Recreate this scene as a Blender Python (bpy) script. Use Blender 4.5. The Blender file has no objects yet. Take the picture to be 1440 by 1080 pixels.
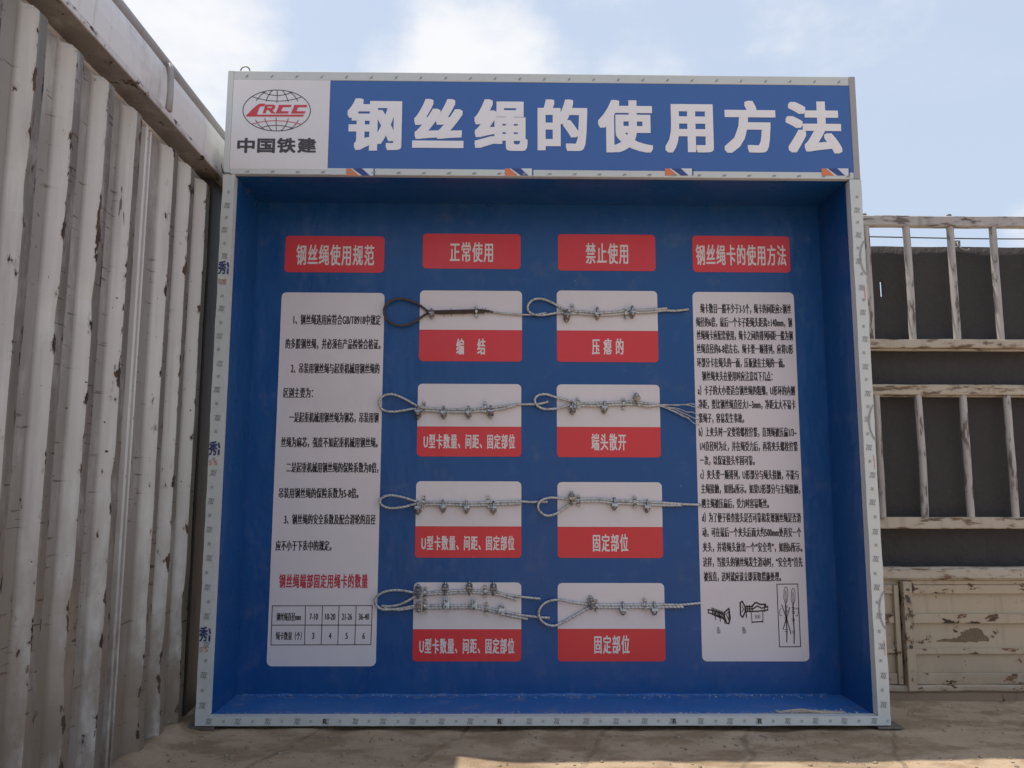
import bpy, bmesh, math, random
from mathutils import Vector, Matrix, noise as mnoise
random.seed(7)
SC = bpy.context.scene
COL = SC.collection

# ------------------------------------------------------------------ camera, sky, sun, exposure
F_PX, PITCH, YAW, ROLL = 1123.0, .1285, .0137, .003
CAM = Vector((-.1956, -3.5991, 1.0329))
_fw = Vector((math.sin(YAW)*math.cos(PITCH), math.cos(YAW)*math.cos(PITCH), math.sin(PITCH)))
_rt0 = Vector((math.cos(YAW), -math.sin(YAW), 0)); _up0 = _rt0.cross(_fw)
_rt = math.cos(ROLL)*_rt0 + math.sin(ROLL)*_up0
_up = -math.sin(ROLL)*_rt0 + math.cos(ROLL)*_up0
cam = bpy.data.cameras.new('camera'); cam.sensor_width = 36; cam.lens = F_PX/1440*36
cam.clip_end = 2000; cam.clip_start = .05
co = bpy.data.objects.new('camera', cam); COL.objects.link(co)
co.matrix_world = Matrix(((_rt.x, _up.x, -_fw.x, CAM.x), (_rt.y, _up.y, -_fw.y, CAM.y), (_rt.z, _up.z, -_fw.z, CAM.z), (0, 0, 0, 1)))
SC.camera = co

TO_SUN = Vector((-.437, .123, 1)).normalized()
SUN_EL = math.asin(TO_SUN.z); SUN_AZ = math.atan2(TO_SUN.x, TO_SUN.y)
sl = bpy.data.lights.new('sun', 'SUN'); sl.energy = 3.7; sl.angle = math.radians(.55); sl.color = (1, .93, .82)
so = bpy.data.objects.new('sun', sl); COL.objects.link(so)
so.rotation_euler = (-TO_SUN).to_track_quat('-Z', 'Y').to_euler(); so.location = TO_SUN*30

SC.view_settings.view_transform = 'Standard'; SC.view_settings.look = 'None'
SC.view_settings.exposure = 0.40; SC.view_settings.gamma = 1
SC.view_settings.use_curve_mapping = False
SC.render.engine = 'CYCLES'
try:
    SC.cycles.use_denoising = True
    SC.cycles.max_bounces = 6
except Exception: pass


class NT:
    """small node-tree writer"""
    def __init__(s, tree): s.t = tree
    def n(s, typ, props=None, **ins):
        nd = s.t.nodes.new(typ)
        for k, v in (props or {}).items(): setattr(nd, k, v)
        for k, v in ins.items():
            key = int(k[1:]) if k[0] == '_' and k[1:].isdigit() else k.replace('_', ' ')
            s.set(nd.inputs[key], v)
        return nd
    def set(s, sock, v):
        if hasattr(v, 'links') and hasattr(v, 'is_output'): s.t.links.new(v, sock)
        else: sock.default_value = v
    def math(s, op, a, b=0.0, clamp=False):
        nd = s.t.nodes.new('ShaderNodeMath'); nd.operation = op; nd.use_clamp = clamp
        s.set(nd.inputs[0], a); s.set(nd.inputs[1], b); return nd.outputs[0]
    def vmath(s, op, a, b):
        nd = s.t.nodes.new('ShaderNodeVectorMath'); nd.operation = op
        s.set(nd.inputs[0], a); s.set(nd.inputs[1], b)
        return nd.outputs['Value'] if op == 'DOT_PRODUCT' else nd.outputs[0]
    def mix(s, f, a, b, mode='MIX'):
        nd = s.t.nodes.new('ShaderNodeMix'); nd.data_type = 'RGBA'; nd.blend_type = mode
        s.set(nd.inputs[0], f); s.set(nd.inputs[6], a); s.set(nd.inputs[7], b); return nd.outputs[2]
    def ramp(s, v, lo, hi, a=0.0, b=1.0):
        nd = s.t.nodes.new('ShaderNodeMapRange'); nd.clamp = True; nd.interpolation_type = 'SMOOTHSTEP'
        s.set(nd.inputs[0], v); s.set(nd.inputs[1], lo); s.set(nd.inputs[2], hi); s.set(nd.inputs[3], a); s.set(nd.inputs[4], b)
        return nd.outputs[0]
    def noise(s, vec, scale, detail=5, rough=.55, stretch=None, off=(0, 0, 0)):
        if stretch or off != (0, 0, 0):
            mp = s.t.nodes.new('ShaderNodeMapping'); mp.inputs['Scale'].default_value = stretch or (1, 1, 1)
            mp.inputs['Location'].default_value = off
            s.set(mp.inputs[0], vec); vec = mp.outputs[0]
        nd = s.t.nodes.new('ShaderNodeTexNoise'); s.set(nd.inputs['Vector'], vec)
        nd.inputs['Scale'].default_value = scale; nd.inputs['Detail'].default_value = detail; nd.inputs['Roughness'].default_value = rough
        return nd.outputs[0]


world = bpy.data.worlds.new('World'); SC.world = world; world.use_nodes = True
wt = NT(world.node_tree); world.node_tree.nodes.clear()
sky = wt.n('ShaderNodeTexSky', {'sky_type': 'NISHITA', 'sun_disc': False, 'sun_elevation': SUN_EL, 'sun_rotation': SUN_AZ,
                                'air_density': 1.0, 'dust_density': 2.6, 'ozone_density': 1.2})
dirn = wt.n('ShaderNodeTexCoord').outputs['Generated']
fbm = wt.noise(dirn, 7.0, 8, .58, (1, 1, 1.7))
fbm2 = wt.noise(dirn, 2.6, 7, .6, (1, 1, 2.2), (3.1, .4, 1.7))
tot = None
for (d, inner, outer, wgt) in (((-.03, .868, .478), .0, .14, 1.0), ((-.10, .867, .47), .0, .09, .6), ((.05, .866, .482), .0, .075, .5),
                               ((-.37, .79, .50), .0, .20, 1.1), ((-.33, .86, .38), .0, .17, .8), ((-.52, .70, .52), .0, .26, 1.1),
                               ((.555, .79, .265), .0, .045, .55), ((.34, .79, .52), .0, .20, .32), ((.16, .84, .53), .0, .16, .28)):
    dv = Vector(d).normalized()
    m = wt.ramp(wt.vmath('DOT_PRODUCT', dirn, tuple(dv)), math.cos(outer), 1.0, 0.0, wgt)
    tot = m if tot is None else wt.math('MAXIMUM', tot, m)
cl = wt.math('ADD', tot, wt.math('MULTIPLY', wt.math('SUBTRACT', fbm, .5), 1.9))
cl = wt.ramp(cl, .12, 1.15)
wide = wt.ramp(fbm2, .5, .85, 0, .22)
cl = wt.math('MAXIMUM', cl, wide)
veil = wt.mix(.82, sky.outputs[0], (4.25, 4.95, 6.1, 1))
scol = wt.mix(wt.math('MULTIPLY', cl, .9), veil, (6.6, 6.55, 6.6, 1))
bg = wt.n('ShaderNodeBackground', Color=scol, Strength=.115)
wo = wt.n('ShaderNodeOutputWorld'); world.node_tree.links.new(bg.outputs[0], wo.inputs[0])

# ------------------------------------------------------------------ measuring helpers (photo pixel on a known real plane)
def on(px, py, axis, val):
    d = (px-720)/F_PX*_rt - (py-540)/F_PX*_up + _fw
    return CAM + d*((val-CAM[axis])/d[axis])
D = .3786                                  # depth of the back sheet
def bp(px, py, y=D):
    p = on(px, py, 1, y); return p.x, p.z

# ------------------------------------------------------------------ object helpers
def empty(name, loc, label, cat, group=None):
    o = bpy.data.objects.new(name, None); COL.objects.link(o); o.location = loc; o.empty_display_size = .1
    o['label'] = label; o['category'] = cat
    if group: o['group'] = group
    return o
def origin(o):
    v = Vector((0, 0, 0))
    while o: v += o.location; o = o.parent
    return v
class MB:
    def __init__(s): s.v = []; s.f = []; s.e = None; s.g = None; s.smooth = False
    def add(s, vs, fs):
        b = len(s.v); s.v += [tuple(v) for v in vs]; s.f += [tuple(i+b for i in f) for f in fs]; return b
    def box(s, x0, x1, y0, y1, z0, z1, bev=0.0):
        if x0 > x1: x0, x1 = x1, x0
        if bev <= 0:
            s.add([(x0,y0,z0),(x1,y0,z0),(x1,y1,z0),(x0,y1,z0),(x0,y0,z1),(x1,y0,z1),(x1,y1,z1),(x0,y1,z1)],
                  [(0,3,2,1),(4,5,6,7),(0,1,5,4),(1,2,6,5),(2,3,7,6),(3,0,4,7)]); return
        bm = bmesh.new(); bmesh.ops.create_cube(bm, size=1)
        for v in bm.verts: v.co = Vector(((x0+x1)/2+v.co.x*(x1-x0), (y0+y1)/2+v.co.y*(y1-y0), (z0+z1)/2+v.co.z*(z1-z0)))
        bmesh.ops.bevel(bm, geom=bm.edges[:], offset=bev, segments=2, profile=.5, affect='EDGES')
        s.bm(bm)
    def bm(s, bm):
        bm.verts.index_update(); s.add([v.co[:] for v in bm.verts], [[v.index for v in f.verts] for f in bm.faces]); bm.free()
    def prism(s, pts, y0, y1):              # outline in x,z pulled from y0 (front) to y1
        n = len(pts); b = s.add([(p[0], y0, p[1]) for p in pts]+[(p[0], y1, p[1]) for p in pts], [])
        s.f.append(tuple(b+i for i in range(n))); s.f.append(tuple(b+n+i for i in reversed(range(n))))
        for i in range(n): j = (i+1) % n; s.f.append((b+i, b+n+i, b+n+j, b+j))
    def flat(s, pts, y): b = s.add([(p[0], y, p[1]) for p in pts], []); s.f.append(tuple(range(b, b+len(pts))))
    def line(s, pts, w, y):                 # flat stroke along a polyline in x,z
        for i in range(len(pts)-1):
            a, c = Vector((pts[i][0], pts[i][1])), Vector((pts[i+1][0], pts[i+1][1]))
            t = (c-a)
            if t.length < 1e-7: continue
            t.normalize(); nn = Vector((-t.y, t.x))*w/2; a = a-t*w*.3; c = c+t*w*.3
            s.flat([a-nn, c-nn, c+nn, a+nn], y - .00004*(i % 2))
    def tube(s, pts, r, n=10, caps=True, lobes=0, twist=0.0, amp=0.0):
        pts = [Vector(p) for p in pts]; N = len(pts)
        t0 = (pts[1]-pts[0]).normalized(); u = t0.orthogonal().normalized(); base = len(s.v); L = 0
        for i, p in enumerate(pts):
            t = (pts[min(i+1, N-1)]-pts[max(i-1, 0)]).normalized()
            u = (u-t*u.dot(t)).normalized(); w = t.cross(u)
            if i: L += (p-pts[i-1]).length
            rr = r[i] if isinstance(r, (list, tuple)) else r
            for k in range(n):
                a = 2*math.pi*k/n; q = rr*(1+amp*math.cos(lobes*(a-L*twist))) if lobes else rr
                s.v.append(tuple(p+(u*math.cos(a)+w*math.sin(a))*q))
        for i in range(N-1):
            for k in range(n):
                a = base+i*n+k; b = base+i*n+(k+1) % n; s.f.append((a, b, b+n, a+n))
        if caps: s.f.append(tuple(base+k for k in reversed(range(n)))); s.f.append(tuple(base+(N-1)*n+k for k in range(n)))
    def build(s, name, mat, parent=None, label=None, smooth=False, kind=None, cat=None, group=None, loc=None):
        me = bpy.data.meshes.new(name); og = origin(parent) if parent else Vector(loc or (0, 0, 0))
        me.from_pydata([(v[0]-og.x, v[1]-og.y, v[2]-og.z) for v in s.v], [], s.f); me.materials.append(mat)
        if s.e:
            at = me.attributes.new('edge', 'FLOAT', 'POINT'); at.data.foreach_set('value', s.e)
        if s.g:
            at = me.attributes.new('grime_shade', 'FLOAT', 'POINT'); at.data.foreach_set('value', s.g)
        if smooth: me.polygons.foreach_set('use_smooth', [True]*len(me.polygons))
        me.update()
        o = bpy.data.objects.new(name, me); COL.objects.link(o)
        if parent: o.parent = parent
        elif loc: o.location = loc
        for k, v in (('label', label), ('kind', kind), ('category', cat), ('group', group)):
            if v: o[k] = v
        return o
def rrect(x0, x1, z0, z1, r, n=5, only=None):
    P = []
    for i, (cx, cz, a0) in enumerate(((x1-r, z0+r, -90), (x1-r, z1-r, 0), (x0+r, z1-r, 90), (x0+r, z0+r, 180))):
        if only and i not in only:
            P.append(((x1, z0), (x1, z1), (x0, z1), (x0, z0))[i]); continue
        for k in range(n+1):
            a = math.radians(a0+90*k/n); P.append((cx+r*math.cos(a), cz+r*math.sin(a)))
    return P
def catmull(P, step):
    P = [Vector(p) for p in P]; out = []
    for i in range(len(P)-1):
        p0 = P[max(i-1, 0)]; p1 = P[i]; p2 = P[i+1]; p3 = P[min(i+2, len(P)-1)]
        n = max(1, int((p2-p1).length/step))
        for k in range(n):
            t = k/n
            out.append(.5*((2*p1)+(p2-p0)*t+(2*p0-5*p1+4*p2-p3)*t*t+(3*p1-p0-3*p2+p3)*t**3))
    out.append(P[-1]); return out

# ------------------------------------------------------------------ materials
def mat(name):
    m = bpy.data.materials.new(name); m.use_nodes = True; m.node_tree.nodes.clear()
    t = NT(m.node_tree); b = t.n('ShaderNodeBsdfPrincipled'); o = t.n('ShaderNodeOutputMaterial')
    m.node_tree.links.new(b.outputs[0], o.inputs[0])
    pos = t.n('ShaderNodeNewGeometry').outputs['Position']
    return m, t, b, pos
def bump(t, b, h, strength, dist):
    bn = t.n('ShaderNodeBump', Strength=strength, Distance=dist); t.set(bn.inputs['Height'], h); t.set(b.inputs['Normal'], bn.outputs[0])
def vinyl(name, col, rough=.35, var=.12, dust=.0, wave=.25, spec=.5):
    m, t, b, pos = mat(name)
    v = t.noise(pos, 3.0, 4); fine = t.noise(pos, 60, 4)
    dark = tuple(c*(1-var) for c in col)+(1,)
    c = t.mix(v, dark, tuple(min(1, x*(1+var*.6)) for x in col)+(1,))
    if dust:
        d = t.ramp(t.noise(pos, 9, 8, .65), .52, .78, 0, dust); c = t.mix(d, c, (.34, .30, .25, 1))
    if dust: c = t.mix(t.ramp(t.noise(pos, 38, 3, .5, (1, 1, .6), (6, 1, 3)), .775, .79, 0, .5), c, (.5, .5, .5, 1))
    t.set(b.inputs['Base Color'], c)
    t.set(b.inputs['Roughness'], t.ramp(t.noise(pos, 6, 5), .2, .8, rough-.06, rough+.12)); b.inputs['Specular IOR Level'].default_value = spec
    bump(t, b, t.math('ADD', t.noise(pos, 5.5, 3, .5, (1, 1, .45)), t.math('MULTIPLY', fine, .03)), wave, .03)
    return m
def chipped(name, c1, c2, chip=(.05, .035, .028), rust=(.16, .07, .035), thr=.70, edge=.16, scale=11, mud_bounce=.0, mud_bounce_z=.55, rough=.55, stretch=(1, 1, .42), grime_shade=(.20, .17, .14), gr=.8, streak=.55, crack=False, soft=.018, blot=.5):
    m, t, b, pos = mat(name)
    base = t.mix(t.noise(pos, 4.5, 6, .6), c1+(1,), c2+(1,))
    # streaks of dirt running down
    st = t.ramp(t.noise(pos, 16, 6, .62, (1, 1, .07)), .52, .74, 0, streak)
    base = t.mix(st, base, grime_shade+(1,))
    bl = t.ramp(t.noise(pos, 2.4, 8, .66, (1, 1, .6), (4, 2, 7)), .54, .78, 0, blot)
    base = t.mix(bl, base, (grime_shade[0]*1.3, grime_shade[1]*1.2, grime_shade[2]*1.05, 1))
    ga = t.n('ShaderNodeAttribute', {'attribute_name': 'grime_shade'}).outputs['Fac']
    gf = t.math('MULTIPLY', ga, t.ramp(t.noise(pos, 9, 8, .68, (1, 1, .3)), .26, .52, .5, gr))  # on the wall ribs: dirt on crests, shade painted into recesses
    base = t.mix(gf, base, grime_shade+(1,))
    if mud_bounce:
        z = t.n('ShaderNodeSeparateXYZ', _0=pos).outputs[2]
        mz = t.math('MULTIPLY', t.ramp(z, mud_bounce_z, 0.0), t.ramp(t.noise(pos, 6, 8, .65, (1, 1, .4)), .26, .58)); mz = t.math('MULTIPLY', mz, mud_bounce)
        base = t.mix(mz, base, (.23, .18, .13, 1))  # mud near the ground, tinted stronger in place of warm bounce light
    ea = t.n('ShaderNodeAttribute', {'attribute_name': 'edge'}).outputs['Fac']
    cn = t.noise(pos, scale, 9, .62, stretch, (1.3, 5.1, 2.2))
    cf = t.math('ADD', cn, t.math('MULTIPLY', ea, edge))
    cm = t.ramp(cf, thr, thr+soft)
    sc = t.ramp(t.noise(pos, 26, 4, .5, (1, 1, .10), (9, 2, 1)), .725, .74)           # long scratches
    fl = t.ramp(t.noise(pos, 46, 3, .5, (1, 1, .8), (2, 8, 3)), .735, .75)          # small flakes
    cm = t.math('MAXIMUM', cm, t.math('MAXIMUM', t.math('MULTIPLY', sc, .75), fl))
    if crack:                                    # short cross-wise cracks in the paint of the crests
        ck = t.ramp(t.noise(pos, 30, 5, .55, (.25, .25, 2.4), (5, 5, 1)), .64, .66)
        cm = t.math('MAXIMUM', cm, t.math('MULTIPLY', t.math('MULTIPLY', ck, ga), .8))
    cc = t.mix(t.ramp(t.noise(pos, 7, 5), .42, .62), chip+(1,), rust+(1,))
    halo = t.ramp(cf, thr-.05, thr, 0, .35)
    base = t.mix(halo, base, (rust[0]*1.6, rust[1]*2.0, rust[2]*2.4, 1))
    t.set(b.inputs['Base Color'], t.mix(cm, base, cc))
    t.set(b.inputs['Roughness'], t.math('ADD', t.math('MULTIPLY', cm, .3), rough))
    h = t.math('SUBTRACT', t.math('MULTIPLY', t.noise(pos, 9, 6), .5), t.math('MULTIPLY', cm, .35))
    bump(t, b, h, .35, .01)
    return m
def metal(name, col, rough=.38, dirt=.3, dcol=(.10, .085, .07), met=.85):
    m, t, b, pos = mat(name)
    d = t.ramp(t.noise(pos, 70, 6, .6), .45, .72, 0, dirt)
    t.set(b.inputs['Base Color'], t.mix(d, col+(1,), dcol+(1,))); b.inputs['Metallic'].default_value = met
    t.set(b.inputs['Roughness'], t.math('ADD', t.math('MULTIPLY', d, .5), rough))
    bump(t, b, t.noise(pos, 240, 3), .25, .002)
    return m
def ink(name, col, rough=.5, fade=.0, to=(.6, .58, .57)):
    m, t, b, pos = mat(name)
    f = t.ramp(t.noise(pos, 90, 5, .6), .5, .75, 0, fade)
    t.set(b.inputs['Base Color'], t.mix(f, col+(1,), to+(1,))); b.inputs['Roughness'].default_value = rough
    return m

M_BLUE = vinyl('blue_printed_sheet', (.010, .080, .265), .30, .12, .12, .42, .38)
M_BLUEF = vinyl('blue_floor_sheet', (.035, .15, .44), .42, .12, .45, .30)  # lighter than the back sheet: skylight on the floor put into the colour
M_BLUEH = vinyl('blue_header_sheet', (.045, .13, .39), .36, .06, .0, .18)  # paler than the back sheet, with sky reflection mixed into the blue
M_WHITE = vinyl('white_printed_sheet', (.74, .685, .70), .36, .08, .03, .16)
M_LOGOW = vinyl('white_logo_sheet', (.76, .73, .74), .38, .05, .08, .16)
M_RED = vinyl('red_printed_sheet', (.70, .034, .045), .33, .08, .03, .20)
M_FRAME = vinyl('white_film_on_frame', (.60, .63, .62), .42, .10, .16, .22)
M_INK = ink('black_ink', (.018, .013, .016), .5, .05, (.3, .27, .28))
M_LOGOK = ink('charcoal_logo_ink', (.055, .05, .055))
M_LOGOR = ink('red_logo_ink', (.62, .05, .07))
M_REDINK = ink('red_ink', (.55, .025, .05), .5, .1)
M_LETTW = ink('white_ink', (.80, .70, .69), .42, .08, (.5, .35, .35))
M_TITLE = ink('white_title_ink', (.85, .82, .83), .42)
M_MARK = ink('grey_film_ink', (.27, .28, .27), .45, .8, (.55, .57, .56))
M_MARKB = ink('blue_film_ink', (.035, .05, .17), .45, .2)
M_MARKR = ink('orange_film_ink', (.60, .20, .14), .45, .5)
M_ORANGE = ink('orange_stripe_ink', (.68, .20, .08), .45)
M_NAVY = ink('navy_stripe_ink', (.03, .06, .24), .45)
M_PALE = ink('pale_stripe_ink', (.66, .70, .74), .45)
M_ROPE = metal('galvanised_rope', (.55, .55, .535), .42, .6, (.16, .15, .14), .55)
M_ROPED = metal('rusty_dark_rope', (.10, .075, .065), .6, .5, (.05, .035, .03), .3)
M_CLIP = metal('galvanised_clip', (.46, .45, .43), .30, .8, (.055, .05, .045), .85)
M_RING = metal('steel_ring', (.25, .24, .23), .5, .4)
M_PLATE = metal('rusty_plate', (.17, .15, .13), .7, .6, (.10, .07, .05), .3)
M_WALL = chipped('chipped_white_wall_paint', (.67, .65, .625), (.78, .765, .745), thr=.685, edge=.165, scale=24, mud_bounce=.95, mud_bounce_z=1.5, chip=(.035, .03, .027), rust=(.11, .065, .04), grime_shade=(.115, .10, .082), gr=.92, streak=.2, crack=True, blot=.22)
M_WALLR = chipped('scuffed_rail_paint', (.62, .595, .585), (.72, .69, .68), thr=.67, edge=.10, scale=20, stretch=(1, .5, 1), chip=(.04, .035, .03), rust=(.11, .07, .05), grime_shade=(.19, .165, .145), gr=.9)
M_FASC = chipped('smooth_fascia_paint', (.70, .685, .69), (.78, .77, .77), thr=.80, edge=.02, gr=.3)
M_GREYP = chipped('grey_tube_paint', (.30, .29, .30), (.40, .385, .39), thr=.74)
M_DARKP = chipped('dark_brown_paint', (.055, .047, .042), (.085, .073, .065), thr=.80, grime_shade=(.06, .05, .04))
M_GATE = chipped('worn_beige_gate_paint', (.38, .31, .22), (.48, .395, .29), thr=.645, edge=.07, scale=20, stretch=(.5, 1, 1), mud_bounce=.6, mud_bounce_z=.3, grime_shade=(.24, .18, .12), rust=(.20, .09, .045))
M_GATER = chipped('rusty_rail_paint', (.40, .34, .265), (.50, .435, .355), thr=.56, edge=.03, scale=30, stretch=(.30, 1, 1.2), soft=.09, grime_shade=(.26, .19, .12), rust=(.19, .11, .06), chip=(.13, .10, .075))
M_BAR2 = chipped('scuffed_grey_rail_paint', (.36, .335, .32), (.47, .445, .43), thr=.53, edge=.0, scale=34, stretch=(.25, 1, 1.2), grime_shade=(.20, .17, .15), soft=.08, chip=(.13, .11, .10), rust=(.17, .13, .11))
M_HINGE = chipped('rusty_hinge_paint', (.38, .30, .22), (.46, .37, .27), thr=.53, edge=.0, scale=22, stretch=(1, 1, .6), soft=.05, chip=(.10, .07, .045), rust=(.17, .10, .055))
M_BAR = chipped('flaking_bar_paint', (.36, .335, .315), (.47, .445, .43), thr=.55, edge=.0, scale=38, stretch=(1, 1, .22), soft=.06, grime_shade=(.22, .18, .15), chip=(.14, .12, .11), rust=(.17, .14, .12))
M_GATEB = chipped('rusty_brown_sill', (.21, .145, .10), (.30, .215, .145), thr=.82, grime_shade=(.14, .09, .06))

M_BARE = ink('bare_brown_steel', (.16, .115, .07), .8, .6, (.32, .24, .15))

def tarp_mat():
    m, t, b, pos = mat('black_tarpaulin')
    w = t.noise(pos, 4, 6, .6, (1, 1, .5)); f = t.noise(pos, 34, 7, .65)
    c = t.mix(w, (.030, .027, .028, 1), (.052, .046, .045, 1)); c = t.mix(t.ramp(f, .55, .8, 0, .5), c, (.085, .068, .055, 1))
    t.set(b.inputs['Base Color'], c); b.inputs['Roughness'].default_value = .72
    bump(t, b, t.math('ADD', w, t.math('MULTIPLY', f, .25)), .9, .05); return m
M_TARP = tarp_mat()
def ground_mat():
    m, t, b, pos = mat('packed_dusty_earth')
    n1 = t.noise(pos, 1.7, 8, .62); n2 = t.noise(pos, 14, 9, .7); n3 = t.noise(pos, 5, 8, .62, (.75, 1.25, 1), (3, 1, 0))
    c = t.mix(t.ramp(n1, .3, .7), (.44, .325, .22, 1), (.53, .405, .28, 1))
    c = t.mix(t.ramp(n3, .44, .60, 0, .8), c, (.30, .21, .13, 1))
    c = t.mix(t.ramp(n2, .45, .75, 0, .5), c, (.52, .41, .30, 1))
    c = t.mix(t.ramp(t.noise(pos, 60, 6, .7), .60, .70, 0, .6), c, (.13, .10, .075, 1))
    wob = t.vmath('ADD', pos, t.vmath('MULTIPLY', t.n('ShaderNodeTexNoise', Vector=pos, Scale=4.0, Detail=6.0).outputs['Color'], (.16, .16, 0)))
    sx = t.n('ShaderNodeSeparateXYZ', _0=wob)
    u = t.math('ADD', t.math('ADD', sx.outputs[0], t.math('MULTIPLY', sx.outputs[1], -.35)), 50.22)
    vo = t.math('ABSOLUTE', t.math('SUBTRACT', t.math('FRACT', t.math('DIVIDE', u, .62)), .5))
    ck = t.math('MULTIPLY', t.ramp(vo, .030, .006), t.ramp(t.noise(pos, 7, 6, .65), .36, .6))
    c = t.mix(t.math('MULTIPLY', ck, .5), c, (.17, .12, .08, 1))
    t.set(b.inputs['Base Color'], c); b.inputs['Roughness'].default_value = .95; b.inputs['Specular IOR Level'].default_value = .15
    bump(t, b, t.math('ADD', n2, t.math('ADD', t.math('MULTIPLY', n3, 1.5), t.math('SUBTRACT', t.math('MULTIPLY', t.noise(pos, 120, 5, .7), .45), t.math('MULTIPLY', ck, .4)))), .65, .025); return m
M_GROUND = ground_mat()
def stone_mat(name, a, c):
    m, t, b, pos = mat(name)
    t.set(b.inputs['Base Color'], t.mix(t.noise(pos, 40, 5), a+(1,), c+(1,))); b.inputs['Roughness'].default_value = .9; return m
M_PEB = stone_mat('pebble_stone', (.16, .12, .085), (.46, .38, .29))
M_SAND = stone_mat('pale_sand', (.48, .39, .28), (.70, .61, .48))
M_STONE = stone_mat('pale_rubble', (.45, .42, .38), (.66, .63, .58))

# ------------------------------------------------------------------ ground
def hgt(x, y):
    k = max(0.0, 1-max(abs(x)-4, abs(y)-5, 0)/4)
    h = mnoise.fractal(Vector((x*1.4, y*1.4, .3)), 1.0, 2.1, 5)*.011 + mnoise.fractal(Vector((x*5.5, y*11, 4.3)), .9, 2.1, 4)*.0038
    h += (.035+.02*mnoise.noise(Vector((0, y*6, 2))))*math.exp(-((x+1.60)/.075)**2) + .012*math.exp(-((y-.44)/.05)**2)*(x > 1.5)
    h += max(0, .010*mnoise.noise(Vector((x*5, 0, 8)))+.004)*math.exp(-((y+.012)/.03)**2)*(abs(x) < 1.6)
    return -.010 + h*k
xs = [-300, -120, -50, -20, -9, -6, -4.5, -3.5]; xs += [-3+.04*i for i in range(176)]; xs += [4.5, 6, 9, 20, 50, 120, 300]
ys = [-300, -120, -50, -20, -9, -6, -5]; ys += [-4.2+.12*i for i in range(25)]; ys += [-1.2+.018*i for i in range(130)]; ys += [1.3, 1.6, 2, 3, 5, 9, 20, 50, 120, 300]
g = MB(); nx = len(xs)
g.v = [(x, y, hgt(x, y)) for y in ys for x in xs]
g.f = [(j*nx+i, j*nx+i+1, (j+1)*nx+i+1, (j+1)*nx+i) for j in range(len(ys)-1) for i in range(nx-1)]
g.build('ground', M_GROUND, kind='structure', smooth=True)
def stone_verts(mb, c, r, seed):
    bm = bmesh.new(); bmesh.ops.create_icosphere(bm, subdivisions=1 if r < .012 else 2, radius=r)
    rx = random.uniform(.7, 1.3); rz = random.uniform(.5, .9)
    for v in bm.verts:
        k = 1+.35*mnoise.noise(v.co*1.6/r+Vector((seed*3.1, seed*1.7, 0))); v.co = Vector((v.co.x*rx*k, v.co.y*k, v.co.z*rz*k))+Vector(c)
    mb.bm(bm)
p = MB()
for i in range(1500):
    x = random.uniform(-1.5, 2.8); y = random.uniform(-1.0, .42) if x > 1.52 else random.uniform(-1.0, -.03)
    r = random.choice((.002, .002, .003, .003, .003, .004, .005, .006, .009)); stone_verts(p, (x, y, hgt(x, y)+r*.25), r, i)
p.build('pebbles', M_PEB, kind='stuff', label='small brown pebbles and crumbs scattered over the dusty earth', cat='pebbles', smooth=True)
for i, (px, py, r, lab) in enumerate(((206, 1040, .026, 'pale broken stone, biggest of the rubble at the foot of the corrugated wall'),
                                      (221, 1036, .015, 'small pale stone right of the biggest rubble stone by the wall'),
                                      (193, 1049, .014, 'small grey stone left of the biggest rubble stone by the wall'))):
    q = on(px, py, 2, .005); m = MB(); stone_verts(m, (q.x, q.y, hgt(q.x, q.y)+r*.35), r, i+50)
    m.build('stone', M_STONE, label=lab, cat='stone', group='rubble at the foot of the wall', smooth=True, loc=(q.x, q.y, hgt(q.x, q.y)))

# ------------------------------------------------------------------ text
_tc = {}
def glyphs(s, sp=1.0):
    if (s, sp) in _tc: return _tc[(s, sp)]
    cu = bpy.data.curves.new('t', 'FONT'); cu.body = s; cu.resolution_u = 3; cu.space_character = sp
    o = bpy.data.objects.new('t', cu); COL.objects.link(o)
    bpy.context.view_layer.update()
    dg = bpy.context.evaluated_depsgraph_get(); me = bpy.data.meshes.new_from_object(o.evaluated_get(dg))
    V = [(v.co.x, v.co.y) for v in me.vertices]; Fc = [tuple(q.vertices) for q in me.polygons]
    bpy.data.objects.remove(o); bpy.data.curves.remove(cu); bpy.data.meshes.remove(me)
    _tc[(s, sp)] = (V, Fc); return V, Fc
_gv = [v[1] for v in glyphs('国')[0]]; GLO, GHI = min(_gv), max(_gv)
def put(mb, s, x0, x1, zc, h, y, bold=0.0, dirs=2, boldz=None, sp=1.0):
    V, Fc = glyphs(s, sp); a = min(v[0] for v in V); b = max(v[0] for v in V)
    sx = (x1-x0)/(b-a); sz = h/(GHI-GLO); zm = (GHI+GLO)/2; bz = bold if boldz is None else boldz
    offs = {1: [(0, 0)], 2: [(-1, 0), (1, 0)], 3: [(-1, 0), (0, 0), (1, 0)], 5: [(-1, -1), (1, -1), (-1, 1), (1, 1), (0, 0)],
            9: [(i, j) for i in (-1, 0, 1) for j in (-1, 0, 1)], 25: [(i/2, j/2) for i in range(-2, 3) for j in range(-2, 3)]}[dirs]
    for k, (ox, oz) in enumerate(offs):
        mb.add([(x0+(v[0]-a)*sx+ox*bold, y-.00004*k, zc+(v[1]-zm)*sz+oz*bz) for v in V], [tuple(reversed(f)) if False else f for f in Fc])
def putpx(mb, s, xa, xb, yc, hpx, y=D-.003, **kw):
    x0, z = bp(xa, yc, y); x1, _ = bp(xb, yc, y); _, za = bp(xa, yc-hpx/2, y); _, zb = bp(xa, yc+hpx/2, y)
    put(mb, s, x0, x1, (za+zb)/2, za-zb, y, **kw)

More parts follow.
